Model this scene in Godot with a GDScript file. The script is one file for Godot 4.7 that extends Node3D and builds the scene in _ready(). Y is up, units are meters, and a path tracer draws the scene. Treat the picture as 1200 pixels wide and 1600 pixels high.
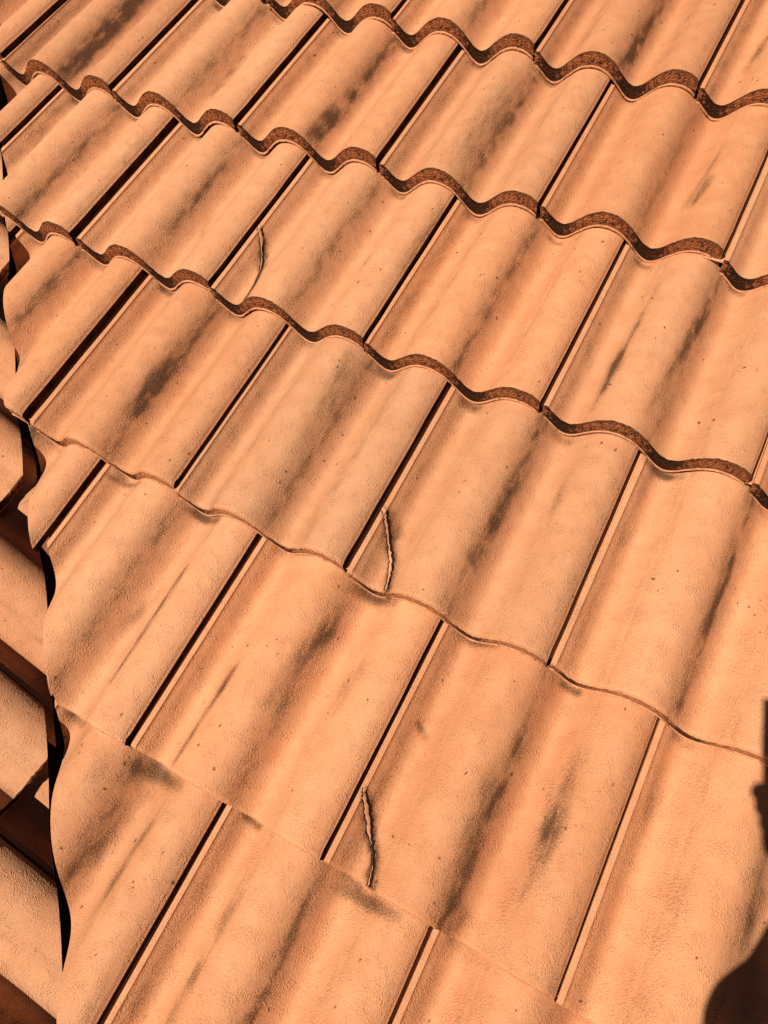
extends Node3D

# Weathered concrete roof tiles on two slopes that meet in a valley.
const W := 0.30          # cover width of a tile
const GAUGE := 0.34      # distance from nose to nose
const LEN := 0.415       # whole length of a tile
const STEP := 0.030      # rise from one course to the next
const THICK := 0.013
const PITCH := 28.0
const TW := 480
const TH := 640
const BASE_Y := 5.0

var c_p := cos(deg_to_rad(PITCH))
var s_p := sin(deg_to_rad(PITCH))
var ax_u := Vector3(1, 0, 0)
var ax_v := Vector3(0, s_p, -c_p)
var ax_n := Vector3(0, c_p, s_p)
var origin := Vector3(0, BASE_Y, 0)
# the other slope: across, up and out
var bx_u := Vector3(0, 0, -1)
var bx_v := Vector3(-c_p, s_p, 0)
var bx_n := Vector3(s_p, c_p, 0)
var valley := Vector3.ZERO
var cam: Camera3D
var roof: Node3D
var wob: FastNoiseLite
var rng := RandomNumberGenerator.new()
var fine_d: PackedByteArray
var blotch_d: PackedByteArray
var streak_d: PackedByteArray
var bumps: Array[Texture2D] = []
var nose_bump: Texture2D
var raw_old: StandardMaterial3D
var raw_new: StandardMaterial3D
var edge_mat: StandardMaterial3D
var spare: Array[StandardMaterial3D] = []
var whole: Array[ArrayMesh] = []
var used := {}

func P(u: float, v: float, n: float) -> Vector3:
	return origin + ax_u * u + ax_v * v + ax_n * n

func _ready() -> void:
	rng.seed = 7
	valley = P(0.0, -0.248, 0.0)
	# ---- camera
	cam = Camera3D.new()
	cam.name = "camera"
	add_child(cam)
	var right := ax_u * 0.880845 + ax_v * 0.453185 - ax_n * 0.136876
	var down := ax_u * 0.379026 - ax_v * 0.848350 - ax_n * 0.369650
	var fwd := ax_u * -0.283639 + ax_v * 0.273725 - ax_n * 0.919034
	cam.transform = Transform3D(Basis(right, -down, -fwd).orthonormalized(), P(0.46507, 0.14676, 0.96374))
	cam.fov = 2.0 * rad_to_deg(atan(800.0 / 1164.0))
	cam.near = 0.02
	cam.far = 400.0
	cam.current = true
	# ---- sky and exposure
	var sky_mat := ProceduralSkyMaterial.new()
	sky_mat.sky_top_color = Color(0.150, 0.180, 0.225)
	sky_mat.sky_horizon_color = Color(0.40, 0.40, 0.40)
	sky_mat.sky_curve = 0.12
	sky_mat.ground_bottom_color = Color(0.16, 0.13, 0.10)
	sky_mat.ground_horizon_color = Color(0.26, 0.24, 0.22)
	sky_mat.sun_angle_max = 1.0
	var env := Environment.new()
	env.background_mode = Environment.BG_SKY
	env.sky = Sky.new()
	env.sky.sky_material = sky_mat
	env.tonemap_mode = Environment.TONE_MAPPER_LINEAR
	env.tonemap_exposure = 1.38
	env.sdfgi_enabled = true
	env.ssao_enabled = true
	env.ssil_enabled = true
	var we := WorldEnvironment.new()
	we.name = "world_environment"
	we.environment = env
	add_child(we)
	# ---- sun
	var sun := DirectionalLight3D.new()
	sun.name = "sun"
	add_child(sun)
	var sun_to := (ax_u * 0.27007 + ax_v * 0.25898 - ax_n * 0.92736).normalized()
	sun.look_at_from_position(Vector3(0, 20, 0), Vector3(0, 20, 0) + sun_to, Vector3(0, 0, -1))
	sun.light_energy = 1.35
	sun.light_color = Color(1.0, 0.955, 0.90)
	sun.light_angular_distance = 0.5
	sun.shadow_enabled = true

	make_textures()
	make_setting()
	make_main_slope()
	make_side_slope()
	make_valley()
	make_deck()
	make_person()

# ------------------------------------------------------------------ textures
func noise(seed_: int, freq: float, oct := 3, kind := FastNoiseLite.TYPE_SIMPLEX_SMOOTH) -> FastNoiseLite:
	var n := FastNoiseLite.new()
	n.seed = seed_
	n.noise_type = kind
	n.frequency = freq
	n.fractal_type = FastNoiseLite.FRACTAL_FBM if oct > 1 else FastNoiseLite.FRACTAL_NONE
	n.fractal_octaves = oct
	return n

func make_textures() -> void:
	wob = noise(3, 1.0, 2)
	fine_d = noise(11, 0.42, 2).get_image(1024, 1024, false, false, true).get_data()
	blotch_d = noise(12, 0.009, 5).get_image(1024, 1024, false, false, true).get_data()
	var st := noise(13, 0.045, 3).get_image(1024, 256, false, false, true)
	st.resize(1024, 1024, Image.INTERPOLATE_BILINEAR)   # drawn out along the fall of the tile
	streak_d = st.get_data()
	# relief of the painted concrete: hammered skin with sand grains
	for k in 3:
		var a := noise(21 + k, 0.15, 2).get_image(512, 664, false, false, true).get_data()
		var b := noise(31 + k, 0.36, 2).get_image(512, 664, false, false, true).get_data()
		var c := noise(41 + k, 0.02, 2).get_image(512, 664, false, false, true).get_data()
		var o := PackedByteArray()
		o.resize(a.size())
		for i in a.size():
			var pit := maxi(0, 60 - b[i]) * 2
			var rough := clampf((c[i] - 60) * 0.0085, 0.25, 1.25)
			o[i] = clampi(int(128.0 + ((a[i] - 128) * 0.30 + (b[i] - 128) * 0.52) * rough) + (c[i] - 128) / 4 - pit, 0, 255)
		bumps.append(ImageTexture.create_from_image(Image.create_from_data(512, 664, false, Image.FORMAT_L8, o)))
	nose_bump = ImageTexture.create_from_image(noise(51, 0.16, 4).get_image(256, 256, false, false, true))
	raw_old = raw_material(Color(0.38, 0.140, 0.056), 0.62, 61)
	raw_new = raw_material(Color(0.62, 0.275, 0.122), 0.42, 62)
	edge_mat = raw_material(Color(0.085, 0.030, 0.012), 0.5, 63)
	for k in 4:
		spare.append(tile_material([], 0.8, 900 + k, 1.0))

func raw_material(lin: Color, grime: float, sd: int) -> StandardMaterial3D:
	var m := StandardMaterial3D.new()
	m.roughness = 0.95
	m.metallic_specular = 0.2
	var a := noise(sd, 0.05, 4).get_image(512, 128, false, false, true)
	var f := noise(sd + 7, 0.13, 3).get_image(512, 128, false, false, true)
	var im := Image.create(512, 128, false, Image.FORMAT_RGB8)
	for y in 128:
		for x in 512:
			var v := a.get_pixel(x, y).r
			var w := f.get_pixel(x, y).r
			var q := (x + 0.5) / 512.0
			var low := exp(-pow((q - 0.12) / 0.07, 2.0)) + exp(-pow((q - 0.63) / 0.08, 2.0))   # soot lies in the hollows, darkened further as painted contact shadow
			var d := clampf((v - 0.5) * 2.4 * grime + (w - 0.5) * 2.3 * grime + grime * 0.34 + low * grime * 2.4, 0.0, 0.92)
			im.set_pixel(x, y, lin.lerp(Color(0.022, 0.012, 0.007), d).linear_to_srgb())
	m.albedo_texture = ImageTexture.create_from_image(im)
	m.heightmap_enabled = true
	m.heightmap_texture = nose_bump
	m.heightmap_scale = 0.45
	return m

# marks: [f0, y0, f1, y1, width in mm, strength] in the tile's own measures
func tile_material(marks: Array, dirt: float, sd: int, tone: float) -> StandardMaterial3D:
	var r := RandomNumberGenerator.new()
	r.seed = sd
	var g := PackedFloat32Array()
	g.resize(TW * TH)
	# grime that every tile gathers: beside the lap strip, in hollows, on the first roll's flank with its shading painted in too
	var col := PackedFloat32Array()
	var col2 := PackedFloat32Array()
	col.resize(TW)
	col2.resize(TW)
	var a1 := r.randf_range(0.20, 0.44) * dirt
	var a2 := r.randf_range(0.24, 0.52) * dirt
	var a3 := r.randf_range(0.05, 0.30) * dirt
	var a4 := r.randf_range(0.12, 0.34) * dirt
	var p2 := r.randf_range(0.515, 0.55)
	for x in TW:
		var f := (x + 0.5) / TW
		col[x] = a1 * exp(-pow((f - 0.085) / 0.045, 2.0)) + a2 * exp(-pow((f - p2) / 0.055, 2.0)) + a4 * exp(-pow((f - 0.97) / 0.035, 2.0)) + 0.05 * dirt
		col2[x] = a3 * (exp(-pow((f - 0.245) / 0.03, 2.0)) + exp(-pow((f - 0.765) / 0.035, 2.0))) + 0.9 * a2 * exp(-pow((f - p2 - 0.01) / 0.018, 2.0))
	var all := marks.duplicate()
	# stain and painted-in contact shade under the nose of the tile above, in each hollow
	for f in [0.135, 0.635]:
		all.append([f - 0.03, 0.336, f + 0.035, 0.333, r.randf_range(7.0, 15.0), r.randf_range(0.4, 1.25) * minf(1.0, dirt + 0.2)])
	for k in r.randi_range(1, 3):
		var f: float = [0.245, 0.765, 0.53, 0.30, 0.80][r.randi() % 5] + r.randf_range(-0.01, 0.01)
		var y0 := r.randf_range(0.05, 0.25)
		all.append([f, y0, f - 0.01, y0 + r.randf_range(0.03, 0.1), r.randf_range(4.0, 8.0), r.randf_range(0.05, 0.2) * dirt])
	# pits and specks
	for k in r.randi_range(8, 22):
		var f := r.randf_range(0.06, 0.99)
		var y := r.randf_range(0.01, 0.33)
		all.append([f, y, f + r.randf_range(-0.004, 0.004), y + r.randf_range(0.0, 0.003), r.randf_range(0.8, 1.9), r.randf_range(0.7, 2.2)])
	for m in all:
		var x0: float = m[0] * W * 1000.0
		var x1: float = m[2] * W * 1000.0
		var y0: float = m[1] * 1000.0
		var y1: float = m[3] * 1000.0
		var w: float = m[4] * 0.85
		var d := Vector2(x1 - x0, y1 - y0)
		var l2 := maxf(d.length_squared(), 1.0)
		var sx := W * 1000.0 / TW
		var sy := LEN * 1000.0 / TH
		var reach := w * 2.2
		for py in range(maxi(0, int((minf(y0, y1) - reach) / sy)), mini(TH, int((maxf(y0, y1) + reach) / sy) + 1)):
			for px in range(maxi(0, int((minf(x0, x1) - reach) / sx)), mini(TW, int((maxf(x0, x1) + reach) / sx) + 1)):
				var q := Vector2(px * sx - x0, py * sy - y0)
				var t := clampf(q.dot(d) / l2, 0.0, 1.0)
				var e := (q - d * t).length() / w
				if e < 2.2:
					var taper := 0.35 + 0.65 * sin(PI * (0.08 + 0.84 * t)) if l2 > 900.0 else 1.0
					g[py * TW + px] += m[5] * taper * exp(-e * e * 1.4)
	var fine := fine_d
	var blotch := blotch_d
	var streak := streak_d
	var ox := r.randi() % 540
	var oy := r.randi() % 600
	var ox2 := r.randi() % 540
	var oy2 := r.randi() % 600
	var warm := r.randf_range(-0.03, 0.03)
	var out := PackedByteArray()
	out.resize(TW * TH * 3)
	# sRGB of the paint, of its pinker and yellower patches, and of the grime
	var pr := 207.0 * tone
	var pg := (145.0 + 120.0 * warm) * tone
	var pb := (103.0 + 160.0 * warm) * tone
	var i := 0
	for py in TH:
		var row := (TH - 1 - py)    # row 0 of the picture is the head of the tile
		var fb := ((row + oy) & 1023) * 1024 + ox
		var bb := ((row + oy2) & 1023) * 1024 + ox2
		var grow := row * TW
		for px in TW:
			var f := fine[fb + px]
			var b := blotch[bb + px]
			var s := streak[bb + px]
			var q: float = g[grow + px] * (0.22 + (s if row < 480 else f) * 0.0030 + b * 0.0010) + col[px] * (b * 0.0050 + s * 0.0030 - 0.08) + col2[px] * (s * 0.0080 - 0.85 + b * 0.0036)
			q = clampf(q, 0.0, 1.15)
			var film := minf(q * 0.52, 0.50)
			var spk := clampf((q * 130.0 + f - 207.0) * 0.0160, 0.0, 0.74)
			if f > 214:
				spk = maxf(spk, (f - 214) * 0.016)
			var lift := (b - 128) * 0.045 + (f - 128) * 0.13
			var r0 := (pr + lift) + (136.0 - pr) * film
			var g0 := (pg + lift * 1.3) + (92.0 - pg) * film
			var b0 := (pb + lift * 1.2) + (57.0 - pb) * film
			out[i] = int(clampf(r0 + (54.0 - r0) * spk, 0.0, 255.0))
			out[i + 1] = int(clampf(g0 + (36.0 - g0) * spk, 0.0, 255.0))
			out[i + 2] = int(clampf(b0 + (22.0 - b0) * spk, 0.0, 255.0))
			i += 3
	var mat := StandardMaterial3D.new()
	mat.albedo_texture = ImageTexture.create_from_image(Image.create_from_data(TW, TH, false, Image.FORMAT_RGB8, out))
	mat.roughness = 0.72
	mat.metallic_specular = 0.35
	mat.heightmap_enabled = true
	mat.heightmap_texture = bumps[sd % 3]
	mat.heightmap_scale = 0.25
	mat.texture_repeat = false
	return mat

# ------------------------------------------------------------------ tile shape
func wave(x: float) -> float:
	var f := x / W
	var a := TAU * (f - 0.395) / 0.5
	var h := -0.0145 + 0.0230 * cos(a - 0.30 * sin(a))
	for c in [0.25, 0.755]:      # faint mould line on the rising flank of each roll
		h -= 0.0007 * exp(-pow((f - c) / 0.006, 2.0))
	return h

var bend := Vector2.ZERO
func top(x: float, y: float) -> float:
	var z := 0.0
	if x < 0.0046:
		z = -0.0205
	elif x < 0.0124:
		z = -0.0138 - 0.0005 * (x - 0.0046) / 0.0078
	else:
		z = wave(x) - 0.0022 * (1.0 - smoothstep(0.0124, 0.023, x))
		if x > 0.2975:
			z -= 0.0015
	return z + 0.0007 * wob.get_noise_2d(x * 22.0 + bend.x, y * 16.0 + bend.y)

class Soup:
	var pos := PackedVector3Array()
	var nor := PackedVector3Array()
	var uv := PackedVector2Array()
	var cut := []          # keep a * x + b * y + c >= 0 in the tile's plane
	var edge: Array = []   # pairs of points where the top was cut
	func tri(p: Array, n: Array, t: Array, is_top := false) -> void:
		if cut.is_empty():
			put(p, n, t)
			return
		var d := []
		var kept := 0
		for k in 3:
			var e: float = cut[0] * p[k].x - cut[1] * p[k].z + cut[2]
			d.append(e)
			if e >= 0.0:
				kept += 1
		if kept == 3:
			put(p, n, t)
		elif kept > 0:
			var pp := []
			var nn := []
			var tt := []
			var crossing := []
			for k in 3:
				var j := (k + 1) % 3
				if d[k] >= 0.0:
					pp.append(p[k])
					nn.append(n[k])
					tt.append(t[k])
				if (d[k] >= 0.0) != (d[j] >= 0.0):
					var s: float = d[k] / (d[k] - d[j])
					pp.append(p[k].lerp(p[j], s))
					nn.append(n[k].lerp(n[j], s).normalized())
					tt.append(t[k].lerp(t[j], s))
					crossing.append(pp[-1])
			if is_top and crossing.size() == 2:
				edge.append(crossing)
			for k in range(1, pp.size() - 1):
				put([pp[0], pp[k], pp[k + 1]], [nn[0], nn[k], nn[k + 1]], [tt[0], tt[k], tt[k + 1]])
	func put(p: Array, n: Array, t: Array) -> void:
		var order := [0, 1, 2]
		if (p[2] - p[0]).cross(p[1] - p[0]).dot(n[0] + n[1] + n[2]) < 0.0:
			order = [0, 2, 1]
		for k in order:
			pos.append(p[k])
			nor.append(n[k])
			uv.append(t[k])
	func quad(p: Array, n: Array, t: Array, is_top := false) -> void:
		tri([p[0], p[1], p[2]], [n[0], n[1], n[2]], [t[0], t[1], t[2]], is_top)
		tri([p[0], p[2], p[3]], [n[0], n[2], n[3]], [t[0], t[2], t[3]], is_top)
	func flat(p: Array, t: Array, towards: Vector3) -> void:
		var n: Vector3 = (p[2] - p[0]).cross(p[1] - p[0])
		if n.length_squared() < 1e-16:
			n = towards
		n = n.normalized()
		if n.dot(towards) < 0.0:
			n = -n
		quad(p, [n, n, n, n], t)
	func arrays() -> Array:
		var a := []
		a.resize(Mesh.ARRAY_MAX)
		a[Mesh.ARRAY_VERTEX] = pos
		a[Mesh.ARRAY_NORMAL] = nor
		a[Mesh.ARRAY_TEX_UV] = uv
		return a

# local axes: x to the right along the course, y out of the roof, -z up the slope
func tile_mesh(sd: int, cut := [], painted := false) -> ArrayMesh:
	bend = Vector2(sd * 7.31, sd * 3.77)
	var face := Soup.new()
	var raw := Soup.new()
	var side := Soup.new()
	side.cut = cut
	face.cut = cut
	raw.cut = cut
	var xs: Array[float] = [-0.028, 0.0042, 0.0048, 0.0085, 0.0120, 0.0128]
	var steps := 84
	for k in range(1, steps + 1):
		xs.append(0.0128 + (0.2970 - 0.0128) * k / steps)
	xs.append(0.2990)
	xs.append(0.3)
	var hard := {1: true, 4: true}
	var y0 := 0.0050 if painted else 0.0024
	var ys: Array[float] = [y0, 0.016, 0.05, 0.10, 0.16, 0.22, 0.28, 0.34, LEN]
	var jx := noise(70 + sd, 160.0, 2)
	var jag := PackedFloat32Array()      # ragged paint edge along the nose
	for x in xs:
		jag.append(0.0014 * jx.get_noise_1d(x) + 0.0016 * jx.get_noise_1d(x * 4.0 + 9.0))
	var pt := func(i: int, j: int) -> Vector3:
		var x: float = xs[i]
		var y: float = ys[j]
		var z := top(x, y)
		if j == 0:
			y += absf(jag[i])
		if i == xs.size() - 1:
			var e := 0.0012 * jx.get_noise_1d(y * 1.7 + 3.0) + 0.0012 * jx.get_noise_1d(y * 7.0 + 5.0)
			return Vector3(x - absf(e), z - 0.0004, -y)
		return Vector3(x, z, -y)
	var nrm := func(i: int, j: int) -> Vector3:
		var x: float = xs[i]
		var y: float = ys[j]
		var e := 0.0012
		if x < 0.0126:
			return Vector3(0, 1, 0)
		if x > 0.2975:
			return Vector3(0.62, 0.78, 0).normalized()
		return Vector3(-(top(x + e, y) - top(x - e, y)) / (2.0 * e), 1.0, (top(x, y + 0.005) - top(x, y - 0.005)) / 0.01).normalized()
	var uvs := func(i: int, j: int) -> Vector2:
		return Vector2(clampf(xs[i] / W, 0.003, 0.997), 1.0 - ys[j] / LEN)
	for j in ys.size() - 1:
		for i in xs.size() - 1:
			var p := [pt.call(i, j), pt.call(i + 1, j), pt.call(i + 1, j + 1), pt.call(i, j + 1)]
			var t := [uvs.call(i, j), uvs.call(i + 1, j), uvs.call(i + 1, j + 1), uvs.call(i, j + 1)]
			if hard.has(i):
				var across: Vector3 = p[1] - p[0]
				var n := Vector3(-across.y, across.x, 0).normalized()
				face.quad(p, [n, n, n, n], t, true)
			else:
				face.quad(p, [nrm.call(i, j), nrm.call(i + 1, j), nrm.call(i + 1, j + 1), nrm.call(i, j + 1)], t, true)
	# nose: ragged top edge, sawn face, painted drip lip below
	for i in range(2, xs.size() - 1):
		var a := [nose_ring(xs[i], jag[i], jx, y0), nose_ring(xs[i + 1], jag[i + 1], jx, y0)]
		for k in a[0].size() - 1:
			var p := [a[0][k], a[1][k], a[1][k + 1], a[0][k + 1]]
			var uvn := [Vector2(xs[i] / W, k * 0.11), Vector2(xs[i + 1] / W, k * 0.11), Vector2(xs[i + 1] / W, (k + 1) * 0.11), Vector2(xs[i] / W, (k + 1) * 0.11)]
			var lip: bool = k == 4 or k == 5 or (painted and k < 2)
			var towards := Vector3(0, 0.1, 1) if k < 5 else Vector3(0, -1, 0.1)
			if lip:
				var c := Vector2(clampf(xs[i] / W, 0.01, 0.99), 0.995)
				if k < 2:
					var up: Array = []
					for q in p:
						up.append(Vector2(clampf(q.x / W, 0.004, 0.996), minf(1.0 + q.z / LEN, 0.9985)))
					face.flat(p, up, towards)
				else:
					face.flat(p, [c, c, c, c], towards)
			else:
				raw.flat(p, uvn, towards)
	# the two ends of the nose
	for s in [2, xs.size() - 1]:
		var ring := nose_ring(xs[s], jag[s], jx, y0)
		var back := Vector3(xs[s], ring[ring.size() - 1].y, -0.03)
		for k in ring.size() - 1:
			side.tri([ring[k], ring[k + 1], back], [Vector3(signf(s - 3.0), 0, 0), Vector3(signf(s - 3.0), 0, 0), Vector3(signf(s - 3.0), 0, 0)], [Vector2(0.1, 0.1), Vector2(0.2, 0.1), Vector2(0.1, 0.2)])
	# right edge, left edge, head edge and underside
	for j in ys.size() - 1:
		var r0: Vector3 = pt.call(xs.size() - 1, j)
		var r1: Vector3 = pt.call(xs.size() - 1, j + 1)
		var dn := Vector3(0, -THICK, 0)
		side.flat([r0, r1, r1 + dn, r0 + dn], [Vector2(ys[j] * 9.0, 0), Vector2(ys[j + 1] * 9.0, 0), Vector2(ys[j + 1] * 9.0, 0.12), Vector2(ys[j] * 9.0, 0.12)], Vector3(1, 0, 0))
		var l0: Vector3 = pt.call(0, j)
		var l1: Vector3 = pt.call(0, j + 1)
		dn = Vector3(0, -0.008, 0)
		side.flat([l0, l1, l1 + dn, l0 + dn], [Vector2(ys[j] * 9.0, 0), Vector2(ys[j + 1] * 9.0, 0), Vector2(ys[j + 1] * 9.0, 0.1), Vector2(ys[j] * 9.0, 0.1)], Vector3(-1, 0, 0))
	var yb: Array[float] = [0.012, 0.16, LEN]
	for j in 2:
		for i in range(0, xs.size() - 1):
			var t0 := THICK if i > 1 else 0.008
			var t1 := THICK if i + 1 > 1 else 0.008
			var q := [Vector3(xs[i], top(xs[i], yb[j]) - t0, -yb[j]), Vector3(xs[i + 1], top(xs[i + 1], yb[j]) - t1, -yb[j]), Vector3(xs[i + 1], top(xs[i + 1], yb[j + 1]) - t1, -yb[j + 1]), Vector3(xs[i], top(xs[i], yb[j + 1]) - t0, -yb[j + 1])]
			side.flat(q, [Vector2(xs[i] * 9, yb[j] * 9), Vector2(xs[i + 1] * 9, yb[j] * 9), Vector2(xs[i + 1] * 9, yb[j + 1] * 9), Vector2(xs[i] * 9, yb[j + 1] * 9)], Vector3(0, -1, 0))
			if j == 1:
				var h0: Vector3 = pt.call(i, ys.size() - 1)
				var h1: Vector3 = pt.call(i + 1, ys.size() - 1)
				side.flat([h0, h1, q[2], q[3]], [Vector2.ZERO, Vector2(0.1, 0), Vector2(0.1, 0.1), Vector2(0, 0.1)], Vector3(0, 0, -1))
	# sawn face along a cut
	if not cut.is_empty():
		var outw := Vector3(-cut[0], 0, cut[1])
		side.cut = []
		for e in face.edge:
			var dn := Vector3(0, -THICK, 0)
			side.flat([e[0], e[1], e[1] + dn, e[0] + dn], [Vector2(e[0].x * 9, 0), Vector2(e[1].x * 9, 0), Vector2(e[1].x * 9, 0.12), Vector2(e[0].x * 9, 0.12)], outw)
	var m := ArrayMesh.new()
	if face.pos.is_empty():
		return null
	m.add_surface_from_arrays(Mesh.PRIMITIVE_TRIANGLES, face.arrays())
	m.add_surface_from_arrays(Mesh.PRIMITIVE_TRIANGLES, side.arrays())
	if not raw.pos.is_empty():
		m.add_surface_from_arrays(Mesh.PRIMITIVE_TRIANGLES, raw.arrays())
	return m

func nose_ring(x: float, jagged: float, jx: FastNoiseLite, y0: float) -> Array:
	var z := top(x, y0)
	var r := 0.0007 * jx.get_noise_2d(x, 0.11) + 0.0010 * jx.get_noise_2d(x * 3.0, 0.3)
	return [Vector3(x, z, -y0 - absf(jagged)), Vector3(x, z - 0.25 * y0 + r * 0.3, -0.38 * y0 + r * 0.4), Vector3(x, z - y0, 0.0001 + r * 0.8), Vector3(x, z - 0.018, -0.0006 - r),
		Vector3(x, z - 0.0238, -0.0004), Vector3(x, z - 0.0256 + r * 0.6, 0.0009 + r * 0.9), Vector3(x, z - 0.0280 + r * 0.6, 0.0006), Vector3(x, z - 0.0270, -0.006), Vector3(x, z - THICK, -0.012)]

func numbered(kind: String) -> String:
	used[kind] = used.get(kind, -1) + 1
	return kind if used[kind] == 0 else "%s_%03d" % [kind, used[kind]]

func in_view(p: Vector3, margin: float) -> bool:
	var q := cam.transform.affine_inverse() * p
	if q.z > -0.05:
		return false
	var t := tan(deg_to_rad(cam.fov) * 0.5)
	return absf(q.y / -q.z) < t * margin and absf(q.x / -q.z) < t * 0.75 * margin

func place_tile(frame: Transform3D, mesh: ArrayMesh, key: String, sd: int, old_nose: bool, dirt: float) -> MeshInstance3D:
	var o := MeshInstance3D.new()
	o.name = numbered("roof_tile")
	o.mesh = mesh
	o.transform = frame
	var seen := false
	for q in [Vector3(0.15, 0, -0.17), Vector3(0.02, 0, 0), Vector3(0.28, 0, 0), Vector3(0.02, 0, -0.34), Vector3(0.28, 0, -0.34), Vector3(0.15, 0, 0), Vector3(0.15, 0, -0.3)]:
		if in_view(frame * q, 1.02):
			seen = true
	var r := RandomNumberGenerator.new()
	r.seed = sd * 31 + 5
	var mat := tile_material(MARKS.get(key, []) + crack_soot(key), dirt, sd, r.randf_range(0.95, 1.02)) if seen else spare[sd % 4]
	o.set_surface_override_material(0, mat)
	o.set_surface_override_material(1, edge_mat)
	if mesh.get_surface_count() > 2:
		o.set_surface_override_material(2, raw_old if old_nose else raw_new)
	roof.add_child(o, true)
	if CRACKS.has(key):
		make_crack(o, CRACKS[key], sd)
	if ODD.has(key):
		o.set_meta("label", ODD[key])
	return o

const MARKS := {
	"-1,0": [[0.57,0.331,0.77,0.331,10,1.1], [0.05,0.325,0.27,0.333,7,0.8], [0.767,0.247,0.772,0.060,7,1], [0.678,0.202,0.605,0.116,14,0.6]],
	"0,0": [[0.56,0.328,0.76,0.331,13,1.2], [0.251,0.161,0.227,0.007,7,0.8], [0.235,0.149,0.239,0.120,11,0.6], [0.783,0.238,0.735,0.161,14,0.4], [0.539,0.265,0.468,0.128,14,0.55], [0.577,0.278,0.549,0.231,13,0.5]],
	"0.5,3": [[0.777,0.236,0.716,0.083,6,0.5], [0.781,0.150,0.757,0.092,11,1]],
	"1,2": [[0.270,0.277,0.231,0.025,6,0.55], [0.238,0.150,0.241,0.067,12,1], [0.545,0.291,0.472,0.039,8,0.55], [0.527,0.257,0.533,0.206,13,0.6]],
	"0.5,1": [[0.750,0.275,0.752,0.201,8,0.45], [0.554,0.269,0.531,0.084,9,0.5], [0.542,0.185,0.507,0.089,10,0.55], [0.066,0.110,0.134,0.089,12,0.6]],
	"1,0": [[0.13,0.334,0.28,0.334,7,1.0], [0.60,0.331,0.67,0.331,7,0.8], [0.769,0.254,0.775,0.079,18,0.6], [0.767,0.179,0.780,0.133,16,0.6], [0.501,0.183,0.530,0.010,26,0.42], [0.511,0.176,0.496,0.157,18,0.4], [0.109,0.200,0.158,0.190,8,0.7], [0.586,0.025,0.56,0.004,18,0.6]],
	"-1.5,1": [[0.530,0.228,0.523,0.086,16,0.9], [0.511,0.164,0.517,0.125,10,0.8]],
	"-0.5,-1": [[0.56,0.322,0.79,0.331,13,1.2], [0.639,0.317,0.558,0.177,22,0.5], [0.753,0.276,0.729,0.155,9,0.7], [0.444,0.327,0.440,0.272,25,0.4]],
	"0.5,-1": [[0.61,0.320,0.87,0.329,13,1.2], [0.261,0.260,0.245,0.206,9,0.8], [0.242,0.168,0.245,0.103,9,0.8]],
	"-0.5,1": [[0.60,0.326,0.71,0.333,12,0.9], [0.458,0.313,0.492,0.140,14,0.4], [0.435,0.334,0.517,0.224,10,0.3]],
	"-0.5,3": [[0.468,0.264,0.44,0.03,30,0.5]],
	"-3.5,3": [[0.554,0.285,0.575,0.001,9,1], [0.553,0.309,0.568,0.037,26,0.5]],
	"-2.5,3": [[0.611,0.207,0.617,0.072,12,0.6]],
	"-1.5,3": [[0.530,0.100,0.516,0.006,14,0.9]],
	"-1,2": [[0.996,0.302,0.981,0.155,14,0.45], [0.735,0.176,0.735,0.153,5,0.6]],
	"0,4": [[0.561,0.16,0.55,0.0,11,0.7]],
	"1,4": [[0.231,0.181,0.200,0.085,10,0.8]],
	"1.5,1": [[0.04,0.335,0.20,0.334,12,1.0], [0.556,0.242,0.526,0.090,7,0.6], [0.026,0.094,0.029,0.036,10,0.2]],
	"2,0": [[0.574,0.211,0.551,0.144,9,0.7], [0.303,0.208,0.289,0.111,16,0.3], [0.288,0.049,0.271,0.026,16,0.3], [0.131,0.268,0.078,0.219,16,0.35]],
	"0.5,2": [],
	"-2,2": [[0.626,0.166,0.721,0.049,14,0.4]],
	"-2.5,1": [[0.625,0.145,0.660,0.073,10,0.6]],
	"-3,2": [[0.063,0.226,0.367,0.067,18,0.5]],
}

# ------------------------------------------------------------------ the roof
func make_setting() -> void:
	var g := MeshInstance3D.new()
	g.name = "ground"
	var pm := PlaneMesh.new()
	pm.size = Vector2(300, 300)
	g.mesh = pm
	var gm := StandardMaterial3D.new()
	gm.albedo_color = Color(0.19, 0.17, 0.12).linear_to_srgb()
	gm.roughness = 1.0
	g.material_override = gm
	g.set_meta("kind", "structure")
	g.set_meta("label", "bare brown ground far below the roof")
	add_child(g)
	roof = Node3D.new()
	roof.name = "tiled_roof"
	roof.set_meta("label", "weathered orange roof of wavy concrete tiles, two slopes meeting in a narrow valley")
	roof.set_meta("category", "roof")
	roof.set_meta("kind", "thing")
	add_child(roof)

func tilt(u: Vector3, v: Vector3, n: Vector3) -> Basis:
	var a := asin(STEP / GAUGE)
	var up := v * cos(a) - n * sin(a)
	var out := n * cos(a) + v * sin(a)
	return Basis(u, out, -up)

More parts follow.
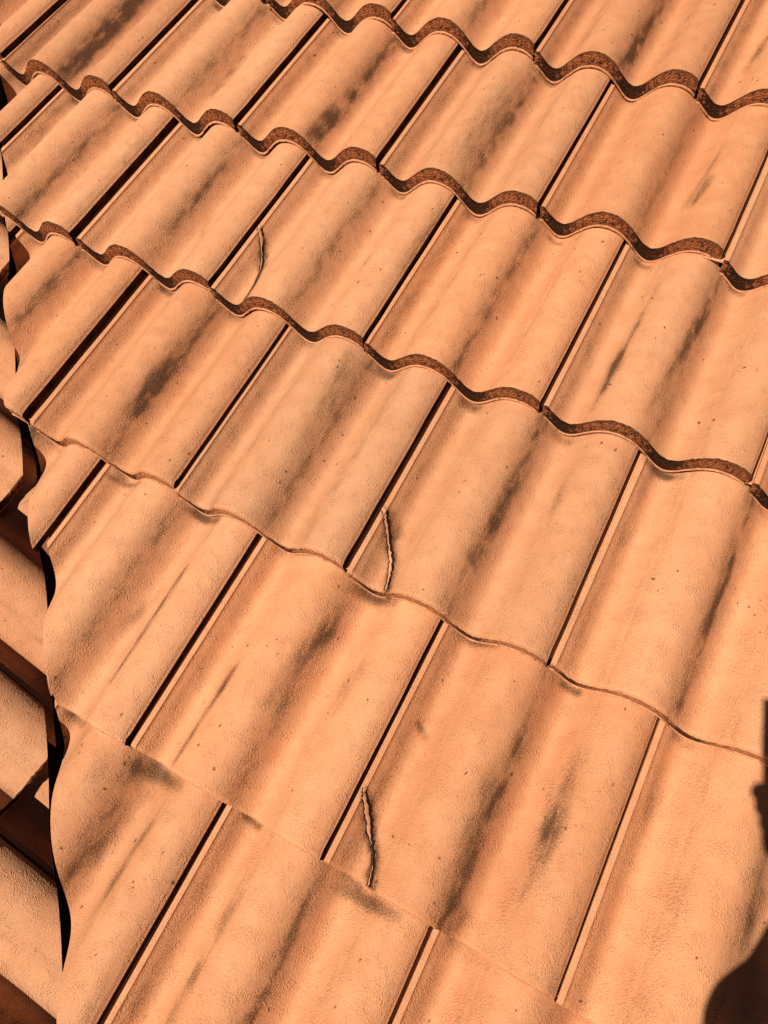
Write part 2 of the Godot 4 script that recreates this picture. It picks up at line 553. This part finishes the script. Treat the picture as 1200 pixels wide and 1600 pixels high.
func make_main_slope() -> void:
	for k in 6:
		whole.append(tile_mesh(k % 3 + 1, [], k > 2))
	for n in range(-4, 8):
		var off := 0.0 if posmod(n, 2) == 0 else 0.5
		for kk in range(-8, 9):
			var k := kk + off
			var u0 := k * W
			var v0 := n * GAUGE
			if u0 > 2.2 or u0 < -2.3:
				continue
			var r := RandomNumberGenerator.new()
			r.seed = (n + 20) * 100 + kk + 50
			var sd := (n + 20) * 40 + kk + 20
			# keep what lies to the right of the valley cut
			var c: float = SAWN.get("%s,%d" % [str(k).trim_suffix(".0"), n], 0.192 if n >= 1 else 0.168)
			var slant := 1.133
			var near := v0 + slant * (u0 - 0.03) + c
			var far := v0 + LEN + slant * (u0 + W) + c
			if far < 0.03:
				continue
			var b := tilt(ax_u, ax_v, ax_n)
			var at := P(u0 + r.randf_range(-0.0012, 0.0012), v0 + r.randf_range(-0.003, 0.003), r.randf_range(-0.001, 0.001))
			var slip: Array = SLIPPED.get("%s,%d" % [str(k).trim_suffix(".0"), n], [0.0, 0.0])
			at += ax_u * slip[0] * 0.001 + ax_v * slip[1] * 0.001
			b = b.rotated(ax_n, r.randf_range(-0.005, 0.005))
			var mesh: ArrayMesh = whole[sd % 3 + (3 if n < 2 else 0)]
			if near < 0.0:
				mesh = tile_mesh(sd % 3 + 1, [slant, 1.0, slant * u0 + v0 + c], n < 2)
			if mesh == null:
				continue
			var o := place_tile(Transform3D(b, at), mesh, "%s,%d" % [str(k).trim_suffix(".0"), n], sd, n >= 2, r.randf_range(0.6, 1.05) * clampf(1.05 - 0.42 * u0, 0.55, 1.25))
			if near < 0.0:
				if not o.has_meta("label"):
					o.set_meta("label", "roof tile cut along the valley")

func make_side_slope() -> void:
	for m in range(-3, 6):
		var off := 0.225 if posmod(m, 2) == 0 else 0.075
		for kk in range(-4, 8):
			var u0 := off + (kk - 1) * W
			var v0 := 0.115 + m * GAUGE
			var slant := 1.133
			# keep what lies up the slope from the cut
			var c := 0.088
			if m == 0:
				c = 0.079 if u0 < 0.1 else 0.104
			elif m > 0:
				c = 0.068
			var near := v0 - slant * (u0 + W) + c
			var far := v0 + LEN - slant * (u0 - 0.03) + c
			if far < 0.03:
				continue
			if v0 - slant * u0 > 2.2:
				continue
			var r := RandomNumberGenerator.new()
			r.seed = (m + 20) * 100 + kk + 5050
			var sd := (m + 20) * 40 + kk + 1520
			var b := tilt(bx_u, bx_v, bx_n).rotated(bx_n, r.randf_range(-0.004, 0.004))
			var at := valley + bx_u * u0 + bx_v * (v0 + r.randf_range(-0.003, 0.003)) + bx_n * r.randf_range(-0.001, 0.001)
			var mesh: ArrayMesh = whole[sd % 3]
			if near < 0.0:
				mesh = tile_mesh(sd % 3 + 1, [-slant, 1.0, -slant * u0 + v0 + c])
			if mesh == null:
				continue
			var o := place_tile(Transform3D(b, at), mesh, "side", sd, true, r.randf_range(0.8, 1.2))
			if near < 0.0:
				o.set_meta("label", "roof tile of the left slope, cut along the valley")

func sheet(called: String, polys: Array, mat: Material, parent: Node3D) -> MeshInstance3D:
	var so := Soup.new()
	for p in polys:
		so.flat(p[0], [Vector2(0, 0), Vector2(1, 0), Vector2(1, 1), Vector2(0, 1)], p[1])
	var m := ArrayMesh.new()
	m.add_surface_from_arrays(Mesh.PRIMITIVE_TRIANGLES, so.arrays())
	m.surface_set_material(0, mat)
	var o := MeshInstance3D.new()
	o.name = called
	o.mesh = m
	parent.add_child(o, true)
	return o

func make_valley() -> void:
	var d := (ax_v * 1.133 - ax_u).normalized()
	var e1 := (ax_u * 1.133 + ax_v).normalized()
	var e2 := (bx_v - bx_u * 1.133).normalized()
	var sec := [e2 * 0.24 - bx_n * 0.094, e2 * 0.010 - bx_n * 0.098, Vector3(0, -0.090, 0) + (e2 - e1) * 0.003, Vector3(0, -0.090, 0) + (e1 - e2) * 0.003, e1 * 0.010 - ax_n * 0.098, e1 * 0.24 - ax_n * 0.094]
	var under := []
	for q in sec:
		under.append(q - Vector3(0, 0.0012, 0))
	var polys := []
	var a := valley - d * 1.9
	var b := valley + d * 3.4
	for k in sec.size() - 1:
		polys.append([[a + sec[k], b + sec[k], b + sec[k + 1], a + sec[k + 1]], Vector3.UP])
		polys.append([[a + under[k], b + under[k], b + under[k + 1], a + under[k + 1]], Vector3.DOWN])
	var m := StandardMaterial3D.new()
	m.albedo_color = Color(0.20, 0.065, 0.030).linear_to_srgb()
	m.roughness = 0.6
	m.metallic_specular = 0.3
	var o := sheet("valley_gutter", polys, m, roof)
	o.set_meta("label", "red brown metal gutter down in the valley")

func make_deck() -> void:
	var m := StandardMaterial3D.new()
	m.albedo_color = Color(0.10, 0.055, 0.030).linear_to_srgb()
	m.roughness = 0.95
	var k := 1.133
	var polys := []
	for z in [-0.112, -0.132]:
		var t := 1.0 if z > -0.12 else -1.0
		var m0 := -1.40
		var m1 := 3.05
		polys.append([[P(-(m0 + 0.248) / k, m0, z), P(2.55, m0, z), P(2.55, m1, z), P(-(m1 + 0.248) / k, m1, z)], ax_n * t])
		var s := func(u: float, v: float) -> Vector3: return valley + bx_u * u + bx_v * v + bx_n * z
		var l0 := -0.95
		var l1 := 2.2
		polys.append([[s.call(-1.35, l0 - 0.4), s.call((l0 - 0.4) / k, l0 - 0.4), s.call(l1 / k, l1), s.call(-1.35, l1)], bx_n * t])
	sheet("roof_deck", polys, m, roof)

# [across 0..1, up the tile in metres, bead radius in mm (0 for an open gap)]
const CRACKS := {
	"-1,2": [[0.012,0.164,2.0], [0.034,0.152,2.4], [0.069,0.137,2.0], [0.108,0.116,1.3], [0.142,0.095,1.0], [0.178,0.066,0.8], [0.208,0.040,0.6], [0.235,0.004,0.5]],
	"0.5,1": [[0.012,0.112,2.6], [0.038,0.103,2.4], [0.062,0.092,1.7], [0.092,0.079,1.9], [0.120,0.065,1.6], [0.145,0.055,2.2], [0.165,0.044,2.0], [0.190,0.026,2.2], [0.214,0.003,1.6]],
	"1,0": [[0.012,0.104,0.5], [0.036,0.093,1.6], [0.060,0.082,2.6], [0.092,0.069,2.6], [0.123,0.054,1.8], [0.150,0.044,0.7], [0.178,0.032,0.5], [0.200,0.020,0.9], [0.216,0.001,1.3]],
}

func crack_soot(key: String) -> Array:
	var out := []
	if CRACKS.has(key):
		var c: Array = CRACKS[key]
		for k in range(1, c.size() - 1):
			out.append([c[k][0] + 0.006, c[k][1], c[k + 1][0] + 0.006, c[k + 1][1], 9.0 if k % 3 else 14.0, 0.85])
		out.append([c[-1][0] - 0.01, 0.012, c[-1][0] + 0.02, 0.004, 10.0, 0.5])
	return out

func make_crack(tile: MeshInstance3D, line: Array, sd: int) -> void:
	bend = Vector2((sd % 3 + 1) * 7.31, (sd % 3 + 1) * 3.77)
	var pts := []
	for k in line.size() - 1:
		for t in 5:
			var f := t / 5.0
			pts.append([lerpf(line[k][0], line[k + 1][0], f) * W, lerpf(line[k][1], line[k + 1][1], f), lerpf(line[k][2], line[k + 1][2], f)])
	pts.append([line[-1][0] * W, line[-1][1], line[-1][2]])
	var r := RandomNumberGenerator.new()
	r.seed = sd
	var bead := Soup.new()
	var gap := Soup.new()
	var rings := []
	var gaps := []
	for k in pts.size():
		var a: Array = pts[maxi(0, k - 1)]
		var b: Array = pts[mini(pts.size() - 1, k + 1)]
		var dir := Vector2(b[0] - a[0], b[1] - a[1]).normalized()
		var side := Vector2(-dir.y, dir.x)
		if side.x < 0.0:
			side = -side
		var c := Vector2(pts[k][0], pts[k][1]) + side * r.randf_range(-0.0008, 0.0008)
		var rad: float = pts[k][2] * 0.0011 * r.randf_range(0.7, 1.25)
		var ring := []
		for s in 7:
			var an := PI * s / 6.0
			var q := c - side * cos(an) * rad
			ring.append(Vector3(q.x, top(q.x, q.y) + sin(an) * rad * 0.45 - 0.0002, -q.y))
		rings.append(ring)
		var g := []
		for e in [rad * 0.40, rad * 0.9 + 0.0021 + r.randf_range(0.0, 0.0022)]:
			var q: Vector2 = c + side * e
			g.append(Vector3(q.x, top(q.x, q.y) + 0.0004, -q.y))
		for e in [-rad - 0.0004 - 0.0011 * r.randf(), -rad * 0.6]:
			var q: Vector2 = c + side * e
			g.append(Vector3(q.x, top(q.x, q.y) + 0.0004, -q.y))
		gaps.append(g)
	for k in rings.size() - 1:
		for s in 6:
			bead.flat([rings[k][s], rings[k + 1][s], rings[k + 1][s + 1], rings[k][s + 1]], [Vector2(0.5, 0.5), Vector2(0.52, 0.5), Vector2(0.52, 0.52), Vector2(0.5, 0.52)], Vector3(0, 1, 0))
		if k < 3:
			continue
		gap.flat([gaps[k][0], gaps[k + 1][0], gaps[k + 1][1], gaps[k][1]], [Vector2.ZERO, Vector2.RIGHT, Vector2.ONE, Vector2.DOWN], Vector3(0, 1, 0))
		gap.flat([gaps[k][2], gaps[k + 1][2], gaps[k + 1][3], gaps[k][3]], [Vector2.ZERO, Vector2.RIGHT, Vector2.ONE, Vector2.DOWN], Vector3(0, 1, 0))
	var filler := StandardMaterial3D.new()
	filler.albedo_color = Color(0.56, 0.265, 0.135).linear_to_srgb()
	filler.roughness = 0.8
	var soot := StandardMaterial3D.new()
	soot.albedo_color = Color(0.020, 0.010, 0.006).linear_to_srgb()
	soot.roughness = 1.0
	soot.metallic_specular = 0.1
	var m := ArrayMesh.new()
	m.add_surface_from_arrays(Mesh.PRIMITIVE_TRIANGLES, bead.arrays())
	m.surface_set_material(0, filler)
	m.add_surface_from_arrays(Mesh.PRIMITIVE_TRIANGLES, gap.arrays())
	m.surface_set_material(1, soot)
	var o := MeshInstance3D.new()
	o.name = "crack"
	o.mesh = m
	tile.add_child(o, true)

# ------------------------------------------------------------------ the photographer, behind the lens
# right of the lens, ahead of it, above it
func around_lens(lat: float, ahead: float, up: float) -> Vector3:
	var h := (ax_u * -0.3883 + ax_v * 0.81367 - ax_n * 0.43263).normalized()
	var rt := h.cross(Vector3.UP).normalized()
	return cam.position + rt * lat + h * ahead + Vector3.UP * up

# bones: [from, to, radius at from, radius at to]; one smooth skin round them all
func skin(bones: Array, cell: float, blend: float) -> ArrayMesh:
	var lo := Vector3(1e9, 1e9, 1e9)
	var hi := -lo
	for b in bones:
		for e in 2:
			var rr: Vector3 = Vector3.ONE * (b[2 + e] + cell * 2.5)
			lo = lo.min(b[e] - rr)
			hi = hi.max(b[e] + rr)
	var nx := int((hi.x - lo.x) / cell) + 2
	var ny := int((hi.y - lo.y) / cell) + 2
	var nz := int((hi.z - lo.z) / cell) + 2
	var f := PackedFloat32Array()
	f.resize(nx * ny * nz)
	f.fill(1.0)
	for b in bones:
		var a: Vector3 = b[0]
		var d: Vector3 = b[1] - a
		var l2 := maxf(d.length_squared(), 1e-9)
		var reach: float = maxf(b[2], b[3]) + blend + cell * 2.0
		var i0 := ((a.min(b[1]) - lo - Vector3.ONE * reach) / cell).floor()
		var i1 := ((a.max(b[1]) - lo + Vector3.ONE * reach) / cell).ceil()
		for z in range(maxi(0, int(i0.z)), mini(nz, int(i1.z) + 1)):
			for y in range(maxi(0, int(i0.y)), mini(ny, int(i1.y) + 1)):
				for x in range(maxi(0, int(i0.x)), mini(nx, int(i1.x) + 1)):
					var q := lo + Vector3(x, y, z) * cell - a
					var t := clampf(q.dot(d) / l2, 0.0, 1.0)
					var v: float = (q - d * t).length() - lerpf(b[2], b[3], t)
					var at := (z * ny + y) * nx + x
					var w := f[at]
					var h := maxf(blend - absf(v - w), 0.0) / blend
					f[at] = minf(v, w) - h * h * blend * 0.25
	var verts := PackedVector3Array()
	var norms := PackedVector3Array()
	var index := PackedInt32Array()
	var of := {}
	var step := [1, nx, nx * ny]
	for z in nz - 1:
		for y in ny - 1:
			for x in nx - 1:
				var at := (z * ny + y) * nx + x
				var c := [f[at], f[at + 1], f[at + nx], f[at + nx + 1], f[at + nx * ny], f[at + nx * ny + 1], f[at + nx * ny + nx], f[at + nx * ny + nx + 1]]
				var inside := 0
				for k in 8:
					if c[k] < 0.0:
						inside += 1
				if inside == 0 or inside == 8:
					continue
				var p := Vector3.ZERO
				var n := 0
				for e in EDGES:
					var u: float = c[e[0]]
					var v: float = c[e[1]]
					if (u < 0.0) != (v < 0.0):
						var t := u / (u - v)
						p += Vector3(e[0] & 1, (e[0] >> 1) & 1, e[0] >> 2).lerp(Vector3(e[1] & 1, (e[1] >> 1) & 1, e[1] >> 2), t)
						n += 1
				of[at] = verts.size()
				verts.append(lo + (Vector3(x, y, z) + p / n) * cell)
				norms.append(Vector3(c[1] + c[3] + c[5] + c[7] - c[0] - c[2] - c[4] - c[6], c[2] + c[3] + c[6] + c[7] - c[0] - c[1] - c[4] - c[5], c[4] + c[5] + c[6] + c[7] - c[0] - c[1] - c[2] - c[3]).normalized())
	for at in of:
		for ax in 3:
			var s1: int = step[(ax + 1) % 3]
			var s2: int = step[(ax + 2) % 3]
			var b: int = at + step[ax]
			if b >= f.size() or (f[at] < 0.0) == (f[b] < 0.0):
				continue
			if not (of.has(at - s1) and of.has(at - s2) and of.has(at - s1 - s2)):
				continue
			var q := [of[at], of[at - s1], of[at - s1 - s2], of[at - s2]]
			if f[at] < 0.0:
				q.reverse()
			for k in [0, 1, 2, 0, 2, 3]:
				index.append(q[k])
	var arr := []
	arr.resize(Mesh.ARRAY_MAX)
	arr[Mesh.ARRAY_VERTEX] = verts
	arr[Mesh.ARRAY_NORMAL] = norms
	arr[Mesh.ARRAY_INDEX] = index
	var m := ArrayMesh.new()
	m.add_surface_from_arrays(Mesh.PRIMITIVE_TRIANGLES, arr)
	return m

const EDGES := [[0, 1], [2, 3], [4, 5], [6, 7], [0, 2], [1, 3], [4, 6], [5, 7], [0, 4], [1, 5], [2, 6], [3, 7]]

func worn(called: String, m: Mesh, lin: Color, rough: float, parent: Node3D) -> MeshInstance3D:
	var mat := StandardMaterial3D.new()
	mat.albedo_color = lin.linear_to_srgb()
	mat.roughness = rough
	var o := MeshInstance3D.new()
	o.name = called
	o.mesh = m
	o.material_override = mat
	parent.add_child(o, true)
	return o

func make_person() -> void:
	var A := around_lens
	var root := Node3D.new()
	root.name = "person"
	root.set_meta("label", "person in dark shirt and jeans holding a phone out, beyond the lower right corner")
	root.set_meta("category", "person")
	add_child(root)
	# feet stand on the tiles
	var foot := []
	for q in [[0.73, -0.76], [0.97, -0.63]]:
		foot.append(P(q[0], q[1], 0.012))
	var ahead := (A.call(0.0, 1.0, 0.0) - A.call(0.0, 0.0, 0.0)).normalized() as Vector3
	var rt := (A.call(1.0, 0.0, 0.0) - A.call(0.0, 0.0, 0.0)).normalized() as Vector3
	var hip := [A.call(0.13, -0.44, -0.42), A.call(0.31, -0.42, -0.42)]
	var sh := [A.call(0.02, -0.37, 0.03), A.call(0.38, -0.35, 0.03)]
	var neck: Vector3 = A.call(0.20, -0.37, 0.07)
	var head: Vector3 = A.call(0.20, -0.30, 0.21)
	var elbow := [A.call(0.024, -0.20, -0.288), A.call(0.36, -0.20, -0.33)]
	var wrist := [A.call(0.100, -0.07, -0.20), A.call(0.17, -0.08, -0.20)]
	var palm := [A.call(0.062, -0.012, -0.185), A.call(0.112, -0.02, -0.155)]
	var fwd := -cam.transform.basis.z
	var dn := -cam.transform.basis.y
	var rg := cam.transform.basis.x
	# one body: head with face, neck, arms, hands
	var look := (cam.position + fwd * 0.6 - head).normalized()
	var crown := (Vector3.UP - look * look.dot(Vector3.UP)).normalized()
	var cheek := look.cross(crown).normalized()
	var b := [[neck - Vector3.UP * 0.06, head - crown * 0.05, 0.062, 0.055], [sh[0].lerp(neck, 0.15), sh[1].lerp(neck, 0.15), 0.055, 0.055]]
	for s in 2:
		b.append([sh[s], elbow[s], 0.050, 0.040])
		b.append([elbow[s], wrist[s], 0.040, 0.026])
		b.append([wrist[s], palm[s], 0.027, 0.026])
	worn("body", skin(b, 0.012, 0.03), Color(0.42, 0.24, 0.16), 0.6, root)
	var hd := [[head + crown * 0.030 - look * 0.022, head + crown * 0.030 + look * 0.018, 0.083, 0.078], [head - crown * 0.045 + look * 0.030, head - crown * 0.085 + look * 0.062, 0.058, 0.030],
		[head + crown * 0.005 + look * 0.092, head - crown * 0.028 + look * 0.108, 0.007, 0.011], [head - crown * 0.052 + look * 0.082 - cheek * 0.018, head - crown * 0.052 + look * 0.082 + cheek * 0.018, 0.009, 0.009],
		[head + cheek * 0.078 + crown * 0.012, head + cheek * 0.082 - crown * 0.022, 0.012, 0.010], [head - cheek * 0.078 + crown * 0.012, head - cheek * 0.082 - crown * 0.022, 0.012, 0.010]]
	worn("face", skin(hd, 0.005, 0.014), Color(0.42, 0.24, 0.16), 0.55, root)
	for s in [-1, 1]:
		var e := SphereMesh.new()
		e.radius = 0.011
		e.height = 0.022
		e.radial_segments = 16
		e.rings = 8
		var o := worn("eye", e, Color(0.10, 0.06, 0.04), 0.2, root)
		o.position = head + cheek * 0.032 * s + crown * 0.008 + look * 0.088
	var hr := []
	hr.append([head + crown * 0.052 - look * 0.034, head + crown * 0.050 + look * 0.012, 0.080, 0.074])
	hr.append([head + crown * 0.010 - look * 0.050, head - crown * 0.045 - look * 0.045, 0.066, 0.048])
	for sd in [-1, 1]:
		hr.append([head + crown * 0.05 + cheek * 0.060 * sd - look * 0.01, head - crown * 0.005 + cheek * 0.074 * sd - look * 0.005, 0.026, 0.014])
	hr.append([head + crown * 0.100 + look * 0.050 - cheek * 0.04, head + crown * 0.096 + look * 0.052 + cheek * 0.04, 0.020, 0.020])
	worn("hair", skin(hr, 0.007, 0.02), Color(0.02, 0.014, 0.01), 0.7, root)
	# hands: four fingers and a thumb round the lower half of the phone
	var fist := []
	var corner := cam.position - fwd * 0.012
	var edge := [corner - rg * 0.055 + dn * 0.105, corner + rg * 0.017 + dn * 0.11]
	for s in 2:
		var sg := -1.0 if s == 0 else 1.0
		fist.append([palm[s], edge[s] + dn * 0.035 - fwd * 0.022 - rg * sg * 0.012, 0.022, 0.019])
		for k in 4:
			var root_: Vector3 = edge[s] + dn * (0.046 - 0.0175 * k) - fwd * 0.018 + rg * sg * 0.004
			var knuckle: Vector3 = edge[s] + dn * (0.040 - 0.0175 * k) + rg * sg * ([-0.006, -0.003, 0.002, 0.007][k] as float) + fwd * 0.002
			var tip: Vector3 = knuckle - rg * sg * ([0.030, 0.036, 0.034, 0.028][k] as float) + fwd * 0.013
			fist.append([root_, knuckle, 0.0095, 0.009])
			fist.append([knuckle, tip, 0.009, 0.0075])
		var t0: Vector3 = edge[s] + dn * 0.045 - fwd * 0.022
		fist.append([t0, t0 - dn * 0.03 - fwd * 0.004 - rg * sg * 0.012, 0.012, 0.011])
		fist.append([t0 - dn * 0.03 - fwd * 0.004 - rg * sg * 0.012, t0 - dn * 0.052 - rg * sg * 0.026, 0.011, 0.009])
	worn("hand", skin(fist, 0.004, 0.006), Color(0.42, 0.24, 0.16), 0.6, root)
	# clothes
	var chest := [[sh[0] + rt * 0.05 - Vector3.UP * 0.06, hip[0] + Vector3.UP * 0.12, 0.095, 0.10], [sh[1] - rt * 0.05 - Vector3.UP * 0.06, hip[1] + Vector3.UP * 0.12, 0.095, 0.10],
		[sh[0], sh[1], 0.065, 0.065], [hip[0] + Vector3.UP * 0.10, hip[1] + Vector3.UP * 0.10, 0.115, 0.115]]
	for s in 2:
		chest.append([sh[s], (sh[s] as Vector3).lerp(elbow[s], 1.0), 0.068, 0.056])
	worn("shirt", skin(chest, 0.014, 0.06), Color(0.03, 0.035, 0.05), 0.9, root)
	var legs := [[hip[0], hip[1], 0.112, 0.112], [hip[0] + Vector3.UP * 0.06, hip[1] + Vector3.UP * 0.06, 0.108, 0.108]]
	var shoes := []
	for s in 2:
		var knee: Vector3 = (hip[s] as Vector3).lerp(foot[s], 0.5) + ahead * 0.06
		var ankle: Vector3 = foot[s] + Vector3.UP * 0.10
		legs.append([hip[s], knee, 0.092, 0.066])
		legs.append([knee, ankle, 0.066, 0.050])
		var heel: Vector3 = foot[s] + ax_n * 0.032 - ahead * 0.05
		var toe := (ahead - ax_n * ahead.dot(ax_n)).normalized()
		shoes.append([heel, heel + toe * 0.19, 0.038, 0.032])
		shoes.append([heel, ankle, 0.040, 0.045])
	worn("trousers", skin(legs, 0.015, 0.05), Color(0.04, 0.06, 0.11), 0.9, root)
	worn("shoe", skin(shoes, 0.008, 0.02), Color(0.30, 0.30, 0.30), 0.7, root)
	# the phone, its lens at the camera
	var ph := Node3D.new()
	ph.name = "phone"
	ph.set_meta("label", "black phone held upright in both hands above the tiles")
	ph.set_meta("category", "phone")
	add_child(ph)
	ph.transform = Transform3D(cam.transform.basis, cam.position - fwd * 0.010 - rg * 0.022 + dn * 0.058)
	var box := BoxMesh.new()
	box.size = Vector3(0.072, 0.148, 0.008)
	worn("case", box, Color(0.02, 0.02, 0.022), 0.4, ph)
	var scr := BoxMesh.new()
	scr.size = Vector3(0.067, 0.142, 0.001)
	worn("screen", scr, Color(0.03, 0.03, 0.035), 0.1, ph).position = Vector3(0, 0, 0.0046)
	var ring := CylinderMesh.new()
	ring.top_radius = 0.006
	ring.bottom_radius = 0.007
	ring.height = 0.002
	var ln := worn("lens_ring", ring, Color(0.05, 0.05, 0.05), 0.3, ph)
	ln.position = Vector3(0.019, 0.058, -0.0048)
	ln.rotation.x = -PI / 2

# tiles that lie a few millimetres out of line
const SLIPPED := {"-1.5,1": [4, -2], "-2.5,1": [-3, 2], "0,2": [-3, -1], "1,2": [-3, 0], "-3,2": [-3, 1], "-2,2": [2, 3], "-3.5,3": [-4, -4], "-2.5,3": [-4, -4], "-1.5,3": [-3, -3], "-4.5,3": [2, 4], "0.5,3": [-2, 5], "-2,4": [5, 0]}
# where the saw ran on the tiles along the valley
const SAWN := {"-2.5,1": 0.202, "-2,0": 0.172, "-1,0": 0.146, "-0.5,-1": 0.163}

const ODD := {
	"-1,2": "roof tile with a thin curved crack beside its lap strip, nearest the top",
	"0.5,1": "roof tile with a filled crack and a black smudge beside its lap strip",
	"1,0": "roof tile with an open jagged crack and two broad dark stains",
	"-1,0": "roof tile cut along the valley, with one long thin black streak",
	"0.5,3": "roof tile with a single soft black smear near its right roll",
}
